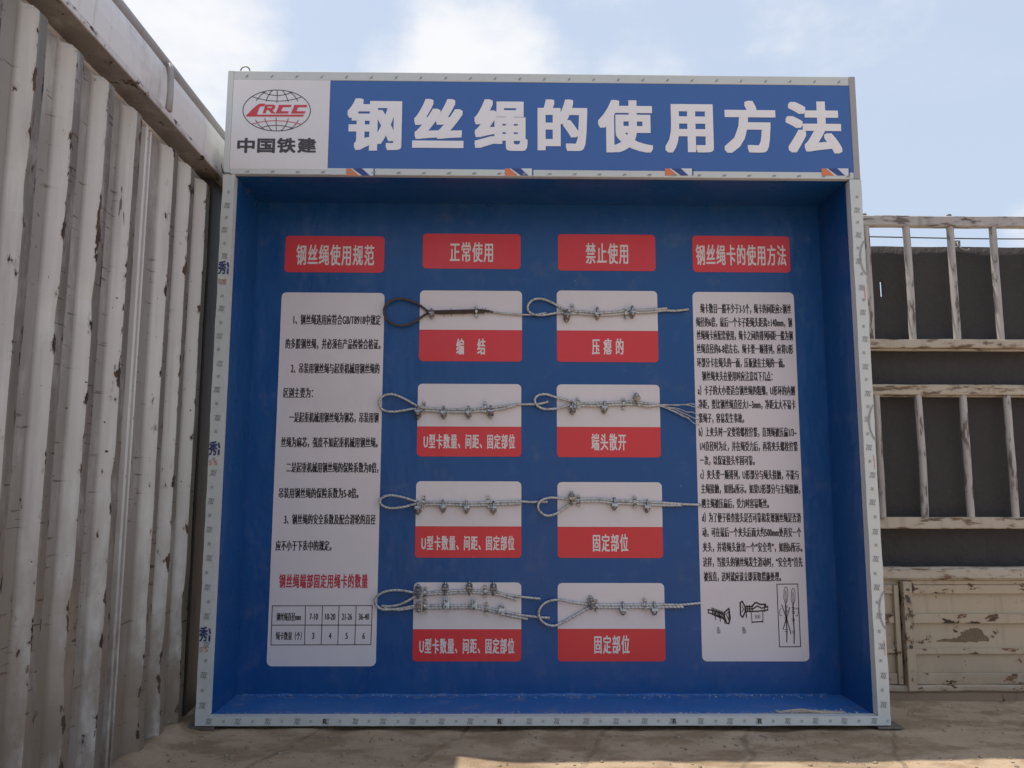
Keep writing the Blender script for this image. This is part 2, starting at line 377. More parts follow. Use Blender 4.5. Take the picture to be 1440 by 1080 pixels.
# ------------------------------------------------------------------ display booth
booth = empty('display_booth', (0, .2, 0), 'blue open-fronted display booth with white film-covered frame and rope teaching boards', 'display booth')
XI, XO, ZT, H = 1.447, 1.500, 2.484, 2.997
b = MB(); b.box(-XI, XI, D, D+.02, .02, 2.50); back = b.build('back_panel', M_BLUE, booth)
for s in (-1, 1):
    b = MB(); b.box(s*XI, s*XO, .052, D+.02, .0125, 2.955)
    sp = b.build('side_panel', M_BLUE, booth)
    b = MB(); b.box(s*(XO+.0002), s*(XO+.004), .052, D+.02, .0125, 2.955); b.build('outer_skin', M_FRAME, sp)
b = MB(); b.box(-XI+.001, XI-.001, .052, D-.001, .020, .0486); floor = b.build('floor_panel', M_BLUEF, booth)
b = MB(); b.box(-XI+.001, XI-.001, .032, D-.001, ZT, ZT+.015); b.build('soffit_panel', M_BLUE, booth)
b = MB(); b.box(-XO, XO, .05, D+.02, 2.957, 2.985); b.build('roof_panel', M_FRAME, booth)
# peeling edge of the sheet along the foot of the back panel
b = MB(); n = 160; prev = None
for i in range(n+1):
    x = -XI+.03+(2*XI-.1)*i/n; wv = mnoise.fractal(Vector((x*6, 0, 2)), .9, 2, 4)
    hh = .0035+max(0, .006*wv)+(.006 if -.3 < x < 1.0 else 0)*abs(mnoise.noise(Vector((x*9, 1, 0))))
    yy = D-.004-.010*abs(mnoise.noise(Vector((x*4.3, 3, 0))))
    a = b.add([(x, D-.0006, .0492+hh), (x, yy, .0492+hh*.8), (x, yy-.004, .0488)], [])
    if prev is not None: b.f += [(prev, a, a+1, prev+1), (prev+1, a+1, a+2, prev+2)]
    prev = a
b.build('sheet_fold', M_BLUEF, booth, smooth=True)
def edge_strip(mb, x0, x1, z0, z1, y, vertical=True, amp=.0028, step=.02):
    n = int(((z1-z0) if vertical else (x1-x0))/step); prev = None
    for i in range(n+1):
        t = i/n
        if vertical:
            z = z0+(z1-z0)*t; j0 = amp*mnoise.fractal(Vector((z*7, x0*9, 1)), .9, 2, 4); j1 = amp*mnoise.fractal(Vector((z*7, x1*9, 5)), .9, 2, 4)
            P = [(x0+j0, y, z), ((x0+x1)/2, y-.0012*mnoise.noise(Vector((z*5, x0, 9))), z), (x1+j1, y, z)]
        else:
            x = x0+(x1-x0)*t; j0 = amp*mnoise.fractal(Vector((x*7, z0*9, 1)), .9, 2, 4); j1 = amp*mnoise.fractal(Vector((x*7, z1*9, 5)), .9, 2, 4)
            P = [(x, y, z1+j1), (x, y-.0012*mnoise.noise(Vector((x*5, z0, 9))), (z0+z1)/2), (x, y, z0+j0)]
        a = mb.add(P, [])
        if prev is not None: mb.f += [(prev, prev+1, a+1, a), (prev+1, prev+2, a+2, a+1)]
        prev = a
def zmark(mb, cx, cz, s, y, vertical=True):
    # hatched brand-like film mark: three slanted bars between two short rules
    for k in (-1, 0, 1):
        o = k*.33*s; mb.flat([(cx+o-.30*s, cz-.5*s), (cx+o-.14*s, cz-.5*s), (cx+o+.30*s, cz+.5*s), (cx+o+.14*s, cz+.5*s)], y)
    mb.flat([(cx-.55*s, cz+.36*s), (cx+.1*s, cz+.36*s), (cx+.15*s, cz+.5*s), (cx-.5*s, cz+.5*s)], y-.0001)
    mb.flat([(cx-.15*s, cz-.5*s), (cx+.5*s, cz-.5*s), (cx+.55*s, cz-.36*s), (cx-.1*s, cz-.36*s)], y-.0001)
for s in (-1, 1):
    b = MB(); b.box(s*(XI+.001), s*(XO-.001), .0, .05, .0525, 2.481, .003); post = b.build('front_post', M_FRAME, booth)
    b = MB(); x0, x1 = sorted((s*(XI-.001), s*(XO+.0005))); edge_strip(b, x0, x1, .053, 2.480, -.0035); b.build('protective_film', M_FRAME, post)
    mk = MB(); mf = MB(); z = .10; i = 0; cx = s*(XI+XO)/2
    while z < 2.45:
        zmark(mk, cx+random.uniform(-.006, .006), z+random.uniform(-.004, .004), .024, -.0055); 
        zmark(mf, cx+random.uniform(-.008, .008), z+.062, .012, -.0055); z += .124; i += 1
    for q in range(len(mf.f)): pass
    mk.add(mf.v, mf.f)
    if s > 0:                                                         # arcs of a big printed ring, cut off by the corner
        for zc in (2.10, 1.33, .50):
            mk.line([(XO+.028-.052*math.cos(a), zc+.095*math.sin(a)) for a in [math.radians(d) for d in range(-56, 57, 8)]], .007, -.0058)
    mk.build('film_print', M_MARK, post)
    mb = MB(); mr = MB()
    if s < 0:
        for zc in (2.03, 1.20, .395):
            put(mb, '秀', -XO+.002, -XO+.036, zc, .058, -.0055, .0014, 9); mb.line([(-XI-.010, zc+.024), (-XI-.006, zc+.004)], .008, -.0058); mb.line([(-XI-.008, zc-.006), (-XI-.008, zc-.026)], .009, -.0058)
            put(mr, 'S·S', -XO+.004, -XI-.012, zc-.062, .026, -.0055, .0006, 2)
        mb.build('film_lettering', M_MARKB, post)
    else:
        for zc in (1.93, 1.15, .34): mr.line([(XO-.012, zc+.03), (XO-.010, zc-.03)], .003, -.0055)
    mr.build('film_lettering', M_MARKR, post)
# bottom rail
b = MB(); b.box(-XO, XO, .0, .051, .0125, .0505, .003); rail = b.build('base_rail', M_FRAME, booth)
b = MB(); edge_strip(b, -XO, XO, .015, .0525, -.0035, False, .002); b.build('protective_film', M_FRAME, rail)
mk = MB(); x = -1.44; i = 0
while x < 1.47:
    zmark(mk, x+random.uniform(-.004, .004), .034, .023, -.0056); zmark(mk, x+.062, .034, .010, -.0056); x += .1245
mk.build('film_print', M_MARK, rail)
mb = MB()
for xx in (-.945, -.195, .93, .56): put(mb, 'R', xx-.008, xx+.008, .034, .024, -.0062, .0008, 5)
mb.build('film_lettering', M_LOGOK, rail)
for s in (-1, 1):
    b = MB(); b.box(s*1.44 if s > 0 else -1.535, s*1.55 if s > 0 else -1.42, -.018 if s > 0 else -.008, .08, -.002 if s < 0 else .002, .010, .002)
    b.build('foot_plate', M_PLATE, booth)
# header
HF = .0
b = MB(); b.box(-XO+.026, XO-.031, HF, .048, 2.9525, H, .003); tr = b.build('header_top_rail', M_FRAME, booth)
mk = MB(); x = -1.42
while x < 1.46:
    mk.flat([(x, 2.961), (x+.012, 2.965), (x+.016, 2.978), (x+.006, 2.972)], -.0012); x += .118
mk.build('film_print', M_MARK, tr)
b = MB(); b.box(-XO-.003, -XO+.0255, HF-.001, .05, 2.483, H+.001, .003); b.build('header_stile', M_FRAME, booth)
b = MB(); b.box(XO-.0305, XO, HF-.001, .05, 2.483, H+.001, .003); b.build('header_stile', M_GREYP, booth, label='grey worn end stile of the header')
b = MB(); b.box(-XO+.026, XO-.031, HF, .031, 2.4835, 2.5165, .003); ls = b.build('header_bottom_rail', M_FRAME, booth)
mo = MB(); mn = MB(); mp_ = MB(); mk = MB()
y_ = -.0012
for px in (487, 710, 935, 1155):
    def P(dx, dy): q = on(px+dx, dy, 1, 0); return (q.x, q.z)
    T, Bt = 237, 247
    mo.flat([P(0, Bt), P(18, Bt), P(6, T), P(0, T)][::1], y_)
    mp_.flat([P(18.4, Bt), P(22, Bt), P(8.4, T), P(6.4, T)], y_); mn.flat([P(22.4, Bt), P(33, Bt), P(22, T), P(8.8, T)], y_)
    mp_.flat([P(33.4, Bt), P(38, Bt), P(38, T), P(22.4, T)], y_); mn.flat([P(38.4, Bt), P(40, Bt), P(40, T), P(38.4, T)], y_)
mo.build('orange_stripe', M_ORANGE, ls); mn.build('navy_stripe', M_NAVY, ls); mp_.build('pale_stripe', M_PALE, ls)
x = -1.40
while x < 1.46:
    mk.flat([(x, 2.490), (x+.018, 2.492), (x+.022, 2.500), (x+.006, 2.499)], y_-.0003); x += .118
mk.build('film_print', M_MARK, ls)
XL = -1.0145
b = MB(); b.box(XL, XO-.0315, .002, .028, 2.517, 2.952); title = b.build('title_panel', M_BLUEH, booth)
b = MB()
for i, ch in enumerate('钢丝绳的使用方法'):
    xa = (488, 580, 667, 756, 841, 935, 1018, 1105)[i]; xb = (565, 652, 742, 826, 918, 1003, 1091, 1183)[i]; yc = 175+i*.6
    x0 = on(xa, yc, 1, 0).x; x1 = on(xb, yc, 1, 0).x; z = on(xa, yc, 1, 0).z
    put(b, ch, x0+.010, x1-.010, z-.004, .232, .0008, .0100, 25, .0085)
b.build('title_lettering', M_TITLE, title)
b = MB(); b.box(-XO+.0265, XL-.001, -.001, .028, 2.508, 2.952, .001); logo = b.build('logo_panel', M_LOGOW, booth)
def lg(u, v):                                # emblem sketch units of the zoomed photo -> header plane
    q = on(310+u/6.753, 90+v/6.753, 1, 0); return (q.x, q.z)
LC, RX, RY = (535, 443), 320, 194
def arc3(a, m_, c_, n=14): # through three points (quadratic)
    out = []
    for i in range(n+1):
        t = i/n; k = (2*m_[0]-.5*(a[0]+c_[0]), 2*m_[1]-.5*(a[1]+c_[1]))
        out.append(lg((1-t)**2*a[0]+2*t*(1-t)*k[0]+t*t*c_[0], (1-t)**2*a[1]+2*t*(1-t)*k[1]+t*t*c_[1]))
    return out
b = MB(); yl = -.0022
b.line([lg(LC[0]+RX*math.cos(a), LC[1]+RY*math.sin(a)) for a in [2*math.pi*i/72 for i in range(73)]], .0036, yl)
for A in (((395, 268), (540, 300), (685, 268)), ((305, 312), (540, 354), (768, 316)), ((540, 250), (540, 300), (538, 368)), ((495, 252), (458, 300), (434, 356)),
          ((590, 252), (622, 300), (646, 362)), ((430, 262), (378, 305), (340, 350)), ((650, 262), (700, 302), (736, 355)),
          ((395, 604), (532, 584), (682, 608)), ((335, 533), (378, 592), (432, 628)), ((422, 518), (452, 586), (495, 638)), ((530, 513), (530, 580), (531, 638)),
          ((645, 518), (620, 584), (572, 638)), ((740, 535), (700, 590), (640, 628))):
    b.line(arc3(*A), .0032, yl-.0001)
b.build('globe_emblem', M_LOGOK, logo)
b = MB(); yr = -.0026
b.line(arc3((305, 570), (532, 540), (770, 574)), .0032, yl-.0002)
for P_ in (((240, 500), (345, 483), (795, 483), (785, 500)), ((240, 498), (300, 435), (345, 395), (375, 378), (428, 378), (416, 403), (384, 404), (370, 416), (346, 484)),
           ((428, 388), (455, 388), (430, 470), (402, 470)), ((452, 388), (505, 388), (524, 396), (522, 405), (448, 405)), ((494, 404), (523, 404), (514, 426), (500, 436), (484, 436)),
           ((444, 419), (492, 419), (486, 437), (438, 437)), ((456, 436), (490, 436), (524, 470), (484, 470)),
           ((556, 390), (678, 390), (670, 410), (550, 410)), ((552, 408), (594, 408), (574, 453), (534, 453)), ((533, 451), (652, 451), (642, 471), (524, 471)),
           ((703, 391), (826, 391), (818, 411), (696, 411)), ((698, 409), (740, 409), (720, 453), (680, 453)), ((679, 451), (810, 451), (800, 471), (670, 471))):
    b.prism([lg(*q) for q in reversed(P_)], yr, yr+.0003); yr -= .00005
b.build('red_emblem', M_LOGOR, logo)
b = MB()
for i, ch in enumerate('中国铁建'):
    xa = 310+(160, 350, 537, 732)[i]/6.753; xb = 310+(328, 520, 716, 910)[i]/6.753
    x0 = on(xa, 205, 1, 0).x; x1 = on(xb, 205, 1, 0).x; put(b, ch, x0+.003, x1-.003, on(xa, 205, 1, 0).z, .066, -.0022, .0028, 9, .0022)
b.build('logo_lettering', M_LOGOK, logo)
b = MB(); q = on(345, 98, 1, .012)
b.tube([(q.x+.022*math.cos(a), .012, H+.003+.024*math.sin(a)) for a in [math.pi*i/16 for i in range(17)]], .0035, 8); b.build('lifting_ring', M_RING, booth, smooth=True)
b = MB(); b.prism([(-1.512, 2.535), (-1.500, 2.50), (-1.49, 2.478), (-1.505, 2.487)], -.006, -.003); b.line([(-1.497, 2.488), (-1.470, 2.486), (-1.462, 2.478)], .004, -.0045)
b.build('torn_tape', M_DARKP, booth)

# printed boards on the back sheet
def heading(x0, x1, z0, z1, s, xa, xb, yc, hpx):
    m = MB(); m.prism(rrect(x0, x1, z0, z1, .018), D-.0018, D-.0002); o = m.build('heading_label', M_RED, booth)
    m = MB(); putpx(m, s, xa, xb, yc, hpx, bold=.0015, dirs=9, boldz=.0012, sp=1.16); m.build('lettering', M_LETTW, o)
heading(-1.302, -.797, 2.116, 2.307, '钢丝绳使用规范', 417, 526, 359, 27)
heading(-.600, -.099, 2.140, 2.324, '正常使用', 633, 693, 355, 26)
heading(.093, .594, 2.134, 2.326, '禁止使用', 824, 883, 357, 27)
heading(.786, 1.289, 2.131, 2.323, '钢丝绳卡的使用方法', 979, 1105, 359, 27)
def notice(x0, x1, z0, z1):
    m = MB(); m.prism(rrect(x0, x1, z0, z1, .024), D-.0018, D-.0002); return m.build('notice_panel', M_WHITE, booth)
nl = notice(-1.311, -.790, .180, 2.010)
m = MB()
for s, xa, xb, yc in (('1、钢丝绳选用应符合GB/T8918中规定', 413, 535, 449.5), ('的多股钢丝绳，并必须有产品检验合格证。', 402, 535, 483.5), ('2、吊装用钢丝绳与起重机械用钢丝绳的', 409.5, 533.5, 518),
                      ('区别主要为：', 399, 440, 552.5), ('一是起重机械用钢丝绳为钢芯，吊装用钢', 407, 532, 587), ('丝绳为麻芯，强度不如起重机械用钢丝绳。', 395.5, 531, 622),
                      ('二是起重机械用钢丝绳的保险系数为8倍，', 403, 532, 657.5), ('吊装用钢丝绳的保险系数为5-8倍。', 392.5, 504, 693.5), ('3、钢丝绳的安全系数及配合滑轮的直径', 400, 528, 730.5), ('应不小于下表中的规定。', 388, 466, 767.5)):
    putpx(m, s, xa, xb, yc, 13.8, bold=.0013, dirs=3, sp=1.09)
for s, xa, xb, yc in (('钢丝绳直径mm', 389, 423, 867.5), ('7-10', 435.5, 447, 867), ('10-20', 457.5, 471.5, 867), ('21-26', 481, 495, 867), ('36-40', 504.5, 519, 867),
                      ('绳卡数量（个）', 388, 424, 894.5), ('3', 439, 442, 894), ('4', 462.5, 465.8, 894), ('5', 486, 489, 894), ('6', 509.8, 513, 894)):
    putpx(m, s, xa, xb, yc, 11, bold=.0008, dirs=3)
m.build('lettering', M_INK, nl)
m = MB(); putpx(m, '钢丝绳端部固定用绳卡的数量', 393, 517, 817.5, 18.5, bold=.0011, dirs=9, boldz=.0009, sp=1.16); m.build('red_lettering', M_REDINK, nl)
m = MB()
for A, B in (((383, 852), (523.5, 851.5)), ((382, 879), (522.5, 879)), ((381, 907), (521.5, 906.5)), ((383, 852), (381, 907)), ((429.6, 852), (428.3, 907)), ((453.6, 852), (451.6, 907)), ((476.8, 852), (475, 907)), ((501, 852), (498.8, 907)), ((523.5, 851.5), (521.5, 906.5))):
    m.line([bp(*A, D-.003), bp(*B, D-.003)], .0034, D-.0029)
m.build('table_grid', M_INK, nl)
nr = notice(.780, 1.300, .203, 2.026)
m = MB()
RT = (('绳卡数目一般不少于3-5个，绳卡的间距应≥钢丝', 985, 1112), ('绳径的6倍，最后一个卡子距绳头距离≥140mm，钢', 979, 1113.5), ('丝绳绳卡应配套使用，绳卡之间的排列间距一般为钢', 980, 1114.5),
      ('丝绳直径的6-8倍左右、绳卡要一顺排列，应将U形', 980, 1115), ('环部分卡在绳头的一面，压板放在主绳的一面。', 980.5, 1103), ('钢丝绳夹头在使用时应注意以下几点：', 987.5, 1086), ('a）卡子的大小要适合钢丝绳的粗细，U形环的内侧', 981.5, 1117.5),
      ('净距，要比钢丝绳直径大1~3mm，净距太大不易卡', 982.5, 1118.5), ('紧绳子，容易发生事故。', 983, 1046), ('b）上夹头时一定要将螺栓拧紧，直到绳被压扁1/3~', 983, 1120), ('1/4直径时为止，并在绳受力后，再将夹头螺栓拧紧', 984.5, 1121.5),
      ('一次，以保证接头牢固可靠。', 984.5, 1061), ('c）夹头要一顺排列，U形部分与绳头接触，不能与', 985, 1123), ('主绳接触，如图a所示。如果U形部分与主绳接触，', 986, 1125), ('则主绳被压扁后，受力时容易断丝。', 987, 1081), ('d）为了便于检查接头是否可靠和发现钢丝绳是否滑', 987.5, 1126),
      ('动，可在最后一个夹头后面大约500mm处再安一个', 988, 1126.5), ('夹头，并将绳头放出一个“安全弯”，如图b所示。', 988.5, 1128), ('这样，当接头的钢丝绳发生滑动时，“安全弯”首先', 989, 1128.5), ('被拉直，这时就应该立即采取措施处理。', 990, 1098))
RY_ = (434, 453, 471.5, 490.5, 510, 529, 549, 568.5, 588, 607.5, 627.5, 647.5, 667.5, 687.5, 708, 728, 748.5, 769.5, 790.5, 811)
for (s, xa, xb), yc in zip(RT, RY_): putpx(m, s, xa, xb, yc, 13.0, bold=.0012, dirs=3, sp=1.09)
putpx(m, '图a', 1008.5, 1013, 886.5, 9, bold=.0002, dirs=1); putpx(m, '图b', 1044, 1049, 886.5, 9, bold=.0002, dirs=1); putpx(m, '500', 1061.5, 1069, 867, 7, bold=.0002, dirs=1)
m.build('lettering', M_INK, nr)
m = MB(); yk = D-.0028
def dg_(pts, w): m.line([bp(970+u/8, 810+v/8, D-.003) for u, v in pts], w*.00045, yk)
dg_([(205, 380), (250, 385), (300, 400), (360, 420), (400, 430)], 14); dg_([(205, 412), (250, 425), (300, 445), (360, 465), (400, 480)], 14); dg_([(205, 378), (210, 414)], 9)
for i in range(9): u = 250+i*17; dg_([(u, 358+i*6), (u+10, 440+i*7)], 11)
dg_([(285, 400), (292, 490)], 9); dg_([(335, 430), (345, 510)], 9); dg_([(385, 430), (397, 535)], 11)
dg_([(395, 405), (440, 365), (455, 470), (440, 535), (415, 530), (400, 480)], 16); dg_([(410, 430), (440, 400), (440, 500), (415, 440)], 9)
dg_([(570, 300), (590, 285), (622, 345), (625, 400), (595, 465), (572, 440), (568, 300)], 16); dg_([(590, 340), (605, 372), (590, 405)], 9)
dg_([(622, 345), (700, 345), (730, 305), (752, 300), (790, 320), (850, 318), (855, 340)], 17); dg_([(622, 372), (710, 370), (760, 338), (810, 362), (878, 345)], 14); dg_([(622, 396), (760, 398), (878, 382)], 15); dg_([(878, 335), (878, 390)], 10)
for u in (645, 672, 700, 840): dg_([(u, 330), (u+3, 405)], 10)
dg_([(635, 405), (640, 470), (632, 440)], 10); dg_([(692, 410), (700, 520)], 8); dg_([(822, 395), (824, 520)], 8); dg_([(700, 520), (824, 512)], 13); dg_([(700, 510), (700, 530)], 8); dg_([(822, 500), (822, 524)], 8)
dg_([(980, 92), (1215, 90), (1247, 795), (1010, 797), (980, 92)], 9)
for ox, oy, k in ((1080, 122, 0), (1162, 138, 1)):
    dg_([(ox, oy+200), (ox-22, oy+130), (ox-18, oy+30), (ox-4, oy), (ox+14, oy+8), (ox+24, oy+60), (ox+22, oy+130), (ox, oy+200)], 6); dg_([(ox, oy+170), (ox-8, oy+90), (ox, oy+40), (ox+10, oy+100), (ox+2, oy+180)], 4)
    dg_([(ox, oy+195), (ox+4, oy+350), (ox+14, oy+480), (ox+12, oy+620)], 12)
    for v in (215, 260, 345, 480): dg_([(ox-14, oy+v), (ox+18, oy+v+4), (ox+14, oy+v+24), (ox-10, oy+v+22)], 6)
dg_([(1035, 325), (1090, 480), (1138, 650)], 10); dg_([(1125, 355), (1090, 470), (1050, 600)], 10)
dg_([(1025, 365), (1008, 400), (1015, 445), (1040, 445)], 6); dg_([(1190, 365), (1215, 360), (1225, 400), (1212, 450), (1192, 445)], 6)
m.build('diagram', M_INK, nr)

def card(x0, x1, z0, zm, z1, s, xa, xb, yc, hpx):
    m = MB(); m.prism(rrect(x0, x1, zm, z1, .022, only=(1, 2)), D-.0018, D-.0002); o = m.build('caption_card', M_WHITE, booth)
    m = MB(); m.prism(rrect(x0, x1, z0, zm-.0002, .018, only=(0, 3)), D-.0018, D-.0002); m.build('red_band', M_RED, o)
    m = MB()
    if isinstance(s, str): putpx(m, s, xa, xb, yc, hpx, bold=.0013, dirs=9, boldz=.0009, sp=1.20)
    else:
        for c, a, b_ in s: putpx(m, c, a, b_, yc, hpx, bold=.0016, dirs=9, boldz=.0010)
    m.build('lettering', M_LETTW, o)
U = 'U型卡数量、间距、固定部位'
card(-.610, -.0915, 1.661, 1.822, 2.025, [('编', 642, 652), ('结', 671.5, 682)], 0, 0, 488, 21)
card(.0855, .599, 1.661, 1.822, 2.029, [('压', 833, 843), ('瘪', 849, 860), ('的', 866.5, 876.5)], 0, 0, 488, 21)
card(-.612, -.0945, 1.183, 1.332, 1.546, U, 596, 724, 621, 19)
card(.0835, .601, 1.182, 1.333, 1.546, '端头散开', 832, 880, 622, 22)
card(-.612, -.0935, .691, .842, 1.061, U, 593, 723, 764, 19)
card(.085, .602, .691, .841, 1.059, '固定部位', 834, 883, 764, 23)
card(-.615, -.0930, .203, .353, .573, U, 590, 723, 909, 20)
card(.084, .6035, .203, .355, .571, '固定部位', 836, 885, 907, 24)

# ------------------------------------------------------------------ wire rope samples hanging on the back sheet
R0 = .0058
def ring_pts(c, axis_u, axis_v, r, a0, a1, n): return [c+axis_u*r*math.cos(a0+(a1-a0)*i/n)+axis_v*r*math.sin(a0+(a1-a0)*i/n) for i in range(n+1)]
def hexnut(mb, c, ax, r, h):
    ax = ax.normalized(); u = ax.orthogonal().normalized(); w = ax.cross(u); vs = []
    for k, rr in ((0, r*.9), (.15, r), (.85, r), (1, r*.9)):
        vs += [c+ax*h*k+(u*math.cos(i*math.pi/3)+w*math.sin(i*math.pi/3))*rr for i in range(6)]
    fs = [tuple(reversed(range(6))), tuple(range(18, 24))]
    for l in range(3): fs += [(l*6+i, l*6+(i+1) % 6, l*6+6+(i+1) % 6, l*6+6+i) for i in range(6)]
    mb.add(vs, fs)
def clip(parent, px, py, ang, flip=1, sc=1.0, tilt=0.0):
    """U-bolt clip: saddle > u_bolt, two nuts. ang turns the bolt legs about the rope (0 legs down the board, 90 legs to the viewer)"""
    yb = D-.016; x, z = bp(px, py, yb); c = Vector((x, yb, z))
    ax = Vector((math.cos(tilt), 0, math.sin(tilt))); a = math.radians(ang)
    dn = (Vector((0, 0, -1))*math.cos(a)*flip + Vector((0, -1, 0))*math.sin(a)); dn = (dn-ax*dn.dot(ax)).normalized(); sd = ax.cross(dn).normalized()
    k = sc*1.28; mb = MB(); bm = bmesh.new(); bmesh.ops.create_cube(bm, size=1)
    M = Matrix((ax, sd, dn)).transposed()
    for v in bm.verts: v.co = Vector((v.co.x*.025*k, v.co.y*.036*k, v.co.z*.012*k))
    bmesh.ops.bevel(bm, geom=bm.edges[:], offset=.0035*k, segments=2, profile=.6, affect='EDGES')
    for v in bm.verts: v.co = M @ v.co + c + dn*.014*k
    mb.bm(bm)
    for s in (-1, 1):                           # raised ribs of the saddle
        q = c+dn*.008*k+ax*s*.009*k; mb.tube([q-sd*.011*k, q+sd*.011*k], .0035*k, 6)
    sdl = mb.build('rope_clip', M_CLIP, parent)
    mb = MB(); R = .0122*k
    P = [c+sd*R+dn*.031*k]+[c+sd*R+dn*.004*k]+ring_pts(c-dn*.003*k, sd, -dn, R, 0, math.pi, 10)+[c-sd*R+dn*.004*k, c-sd*R+dn*.031*k]
    mb.tube(P, .0044*k, 8); mb.build('u_bolt', M_CLIP, sdl, smooth=True)
    for s in (-1, 1):
        mb = MB(); hexnut(mb, c+sd*s*R+dn*.0202*k, dn, .0078*k, .0068*k); mb.build('nut', M_CLIP, sdl)
def fixing(parent, px, py):
    """narrow strap with two nuts holding the rope to the board"""
    yb = D-.016; x, z = bp(px, py, yb); mb = MB()
    P = [Vector((x, D-.0025, z+.023))]+[Vector((x, yb-.008*math.sin(a)-.001, z+.0135*math.cos(a))) for a in [math.pi*i/8 for i in range(9)]]+[Vector((x, D-.0025, z-.023))]
    for i in range(len(P)-1):
        a, c = P[i], P[i+1]; w = .006; mb.add([(x-w, a.y, a.z), (x+w, a.y, a.z), (x+w, c.y, c.z), (x-w, c.y, c.z), (x-w, a.y+.002, a.z), (x+w, a.y+.002, a.z), (x+w, c.y+.002, c.z), (x-w, c.y+.002, c.z)],
                                     [(0, 3, 2, 1), (4, 5, 6, 7), (0, 1, 5, 4), (3, 7, 6, 2), (0, 4, 7, 3), (1, 2, 6, 5)])
    st = mb.build('fixing_strap', M_CLIP, parent)
    for s in (-1, 1):
        mb = MB(); hexnut(mb, Vector((x, D-.009, z+s*.022)), Vector((0, -1, 0)), .0092, .009); mb.tube([(x, D-.016, z+s*.022), (x, D-.026, z+s*.022)], .004, 6); mb.build('nut', M_CLIP, st)
def rope(label, loop, spine, tail_x, main_end, clips, fixes, mat_=None, r=R0, sep=1.75, lift=.010, first_up=True, extra=None, tip=None):
    """one bent rope: long end > along the spine > round the loop > back along the spine to the short end"""
    if not first_up: loop = loop[::-1]
    x0, z0 = bp(*spine[0]); root = empty('wire_rope', (x0, D, z0), label, 'wire rope', 'wire rope samples with clips on the booth board')
    yb = D-.012; su = -sep if first_up else sep
    def w3(q, dy=0.0): x, z = bp(q[0], q[1], yb-dy); return (x, yb-dy, z)
    main = [w3(q) for q in reversed(main_end)]+[w3((q[0], q[1]+su)) for q in reversed(spine)]
    n = len(loop); lp = [w3(q, lift*math.sin(math.pi*(i+.5)/n)) for i, q in enumerate(loop)]
    back = [w3((q[0], q[1]-su), .002) for q in spine if q[0] < tail_x-3]
    ly = [q for q in spine if q[0] >= tail_x-3]; yv = (ly[0][1] if ly else spine[-1][1])
    if tip: back.append(w3(tip, .003))
    else: back.append(w3((tail_x, yv-su*.9), .003))
    m_ = MB(); path = catmull(main+lp+back, .0035)
    m_.tube(path, r, 18, True, 4, 85.0, .2)
    if extra: extra(m_, w3, r)
    m_.build('rope', mat_ or M_ROPE, root, smooth=True)
    for c in clips: clip(root, *c)
    for f in fixes: fixing(root, *f)
    return root
def braid(m_, w3, r):
    for ph in (0, 2.1, 4.2):
        m_.tube(catmull([tuple(Vector(w3((604+i*1.1, 439.2-i*.03)))+Vector((0, -.004+.006*math.cos(i*.9+ph), .0065*math.sin(i*.9+ph)))) for i in range(66)], .004), r*.62, 10, True, 4, 90, .2)
    for x, y, dx, dy in ((634, 440, 0, -7), (634, 440, 1, 5), (681, 438, 2, -5), (676, 437, 4, -4), (623, 440, 2, 6), (652, 439, -2, 5), (683, 438, 4, 3)):
        m_.tube([w3((x, y), .004), w3((x+dx*.5, y+dy*.6), .008), w3((x+dx, y+dy), .009)], .0012, 5)
rope('dark rusty spliced rope with a wide eye, top card of the left column',
     [(601, 437), (590, 429), (577, 423), (562, 420), (549, 424), (541, 432), (541, 443), (547, 452), (560, 457.5), (574, 456.5), (587, 450), (597, 443)],
     [(606, 439), (625, 439), (645, 438.5), (668, 438), (683, 438)], 682, [(690, 438.4), (694, 439)], [(607, 438.5, 25, 1, .85)], [(670, 438)], M_ROPED, .0056, 1.2, extra=braid)
spl = [o for o in bpy.data.objects if o.name == 'wire_rope'][0]; tb = MB()
tb.tube(catmull([(lambda p_: (p_[0], D-.012, p_[1]))(bp(u, v, D-.012)) for u, v in ((691, 438.6), (705, 440.5), (733, 442.5), (752, 442.3), (768, 440))], .0035), .0046, 14, True, 4, 95, .2); tb.build('tail_strand', M_ROPE, spl, label='silvery tail strand', smooth=True)
rope('pale rope sample with short drooping eye, top card of the right column',
     [(786, 431), (775, 425), (763, 420.5), (751, 421), (744, 427), (742, 434), (746, 440), (755, 443), (768, 442.5), (784, 440)],
     [(797, 438.5), (820, 440), (840, 441.5), (860, 441), (889, 438), (910, 437.5), (935, 435)], 937, [(950, 437), (968, 435)], [(797, 441, 30, 1, 1.05, -.05), (840, 438, 10, 1), (889, 436, 15, 1)], [(805, 435), (880, 440)], tip=(938, 433.6), first_up=False)
rope('pale clipped rope with long pointed eye, second card down in the left column',
     [(583, 569), (567, 560), (552, 554.5), (541, 556), (534, 562), (534, 570), (539, 576.5), (551, 579), (566, 577.5), (581, 575)],
     [(589, 574.5), (605, 576), (630, 577.5), (660, 577.5), (690, 575), (710, 572.5), (726, 570.5)], 728, [(745, 568.5), (758, 568), (771, 565)], [(588, 577, 35, 1, 1.05), (624, 577, 20, 1), (659, 577, 20, 1), (690, 576, 30, 1)], [(596, 573), (682, 573)], tip=(727, 569))
def fray(m_, w3, r):
    rr = random.Random(3)
    for k, (ex, ey) in enumerate(((985, 571), (978, 568), (982, 583), (985, 591), (984, 599), (970, 588))):
        P = [w3((922, 569), .002)]
        for i in range(1, 8):
            t = i/7; P.append(w3((926+(ex-926)*t, 569.5+(ey-569.5)*t**1.25+rr.uniform(-1.4, 1.4)), .004+.012*t*rr.random()))
        m_.tube(catmull(P, .006), .0024, 8, True, 3, 160, .2)
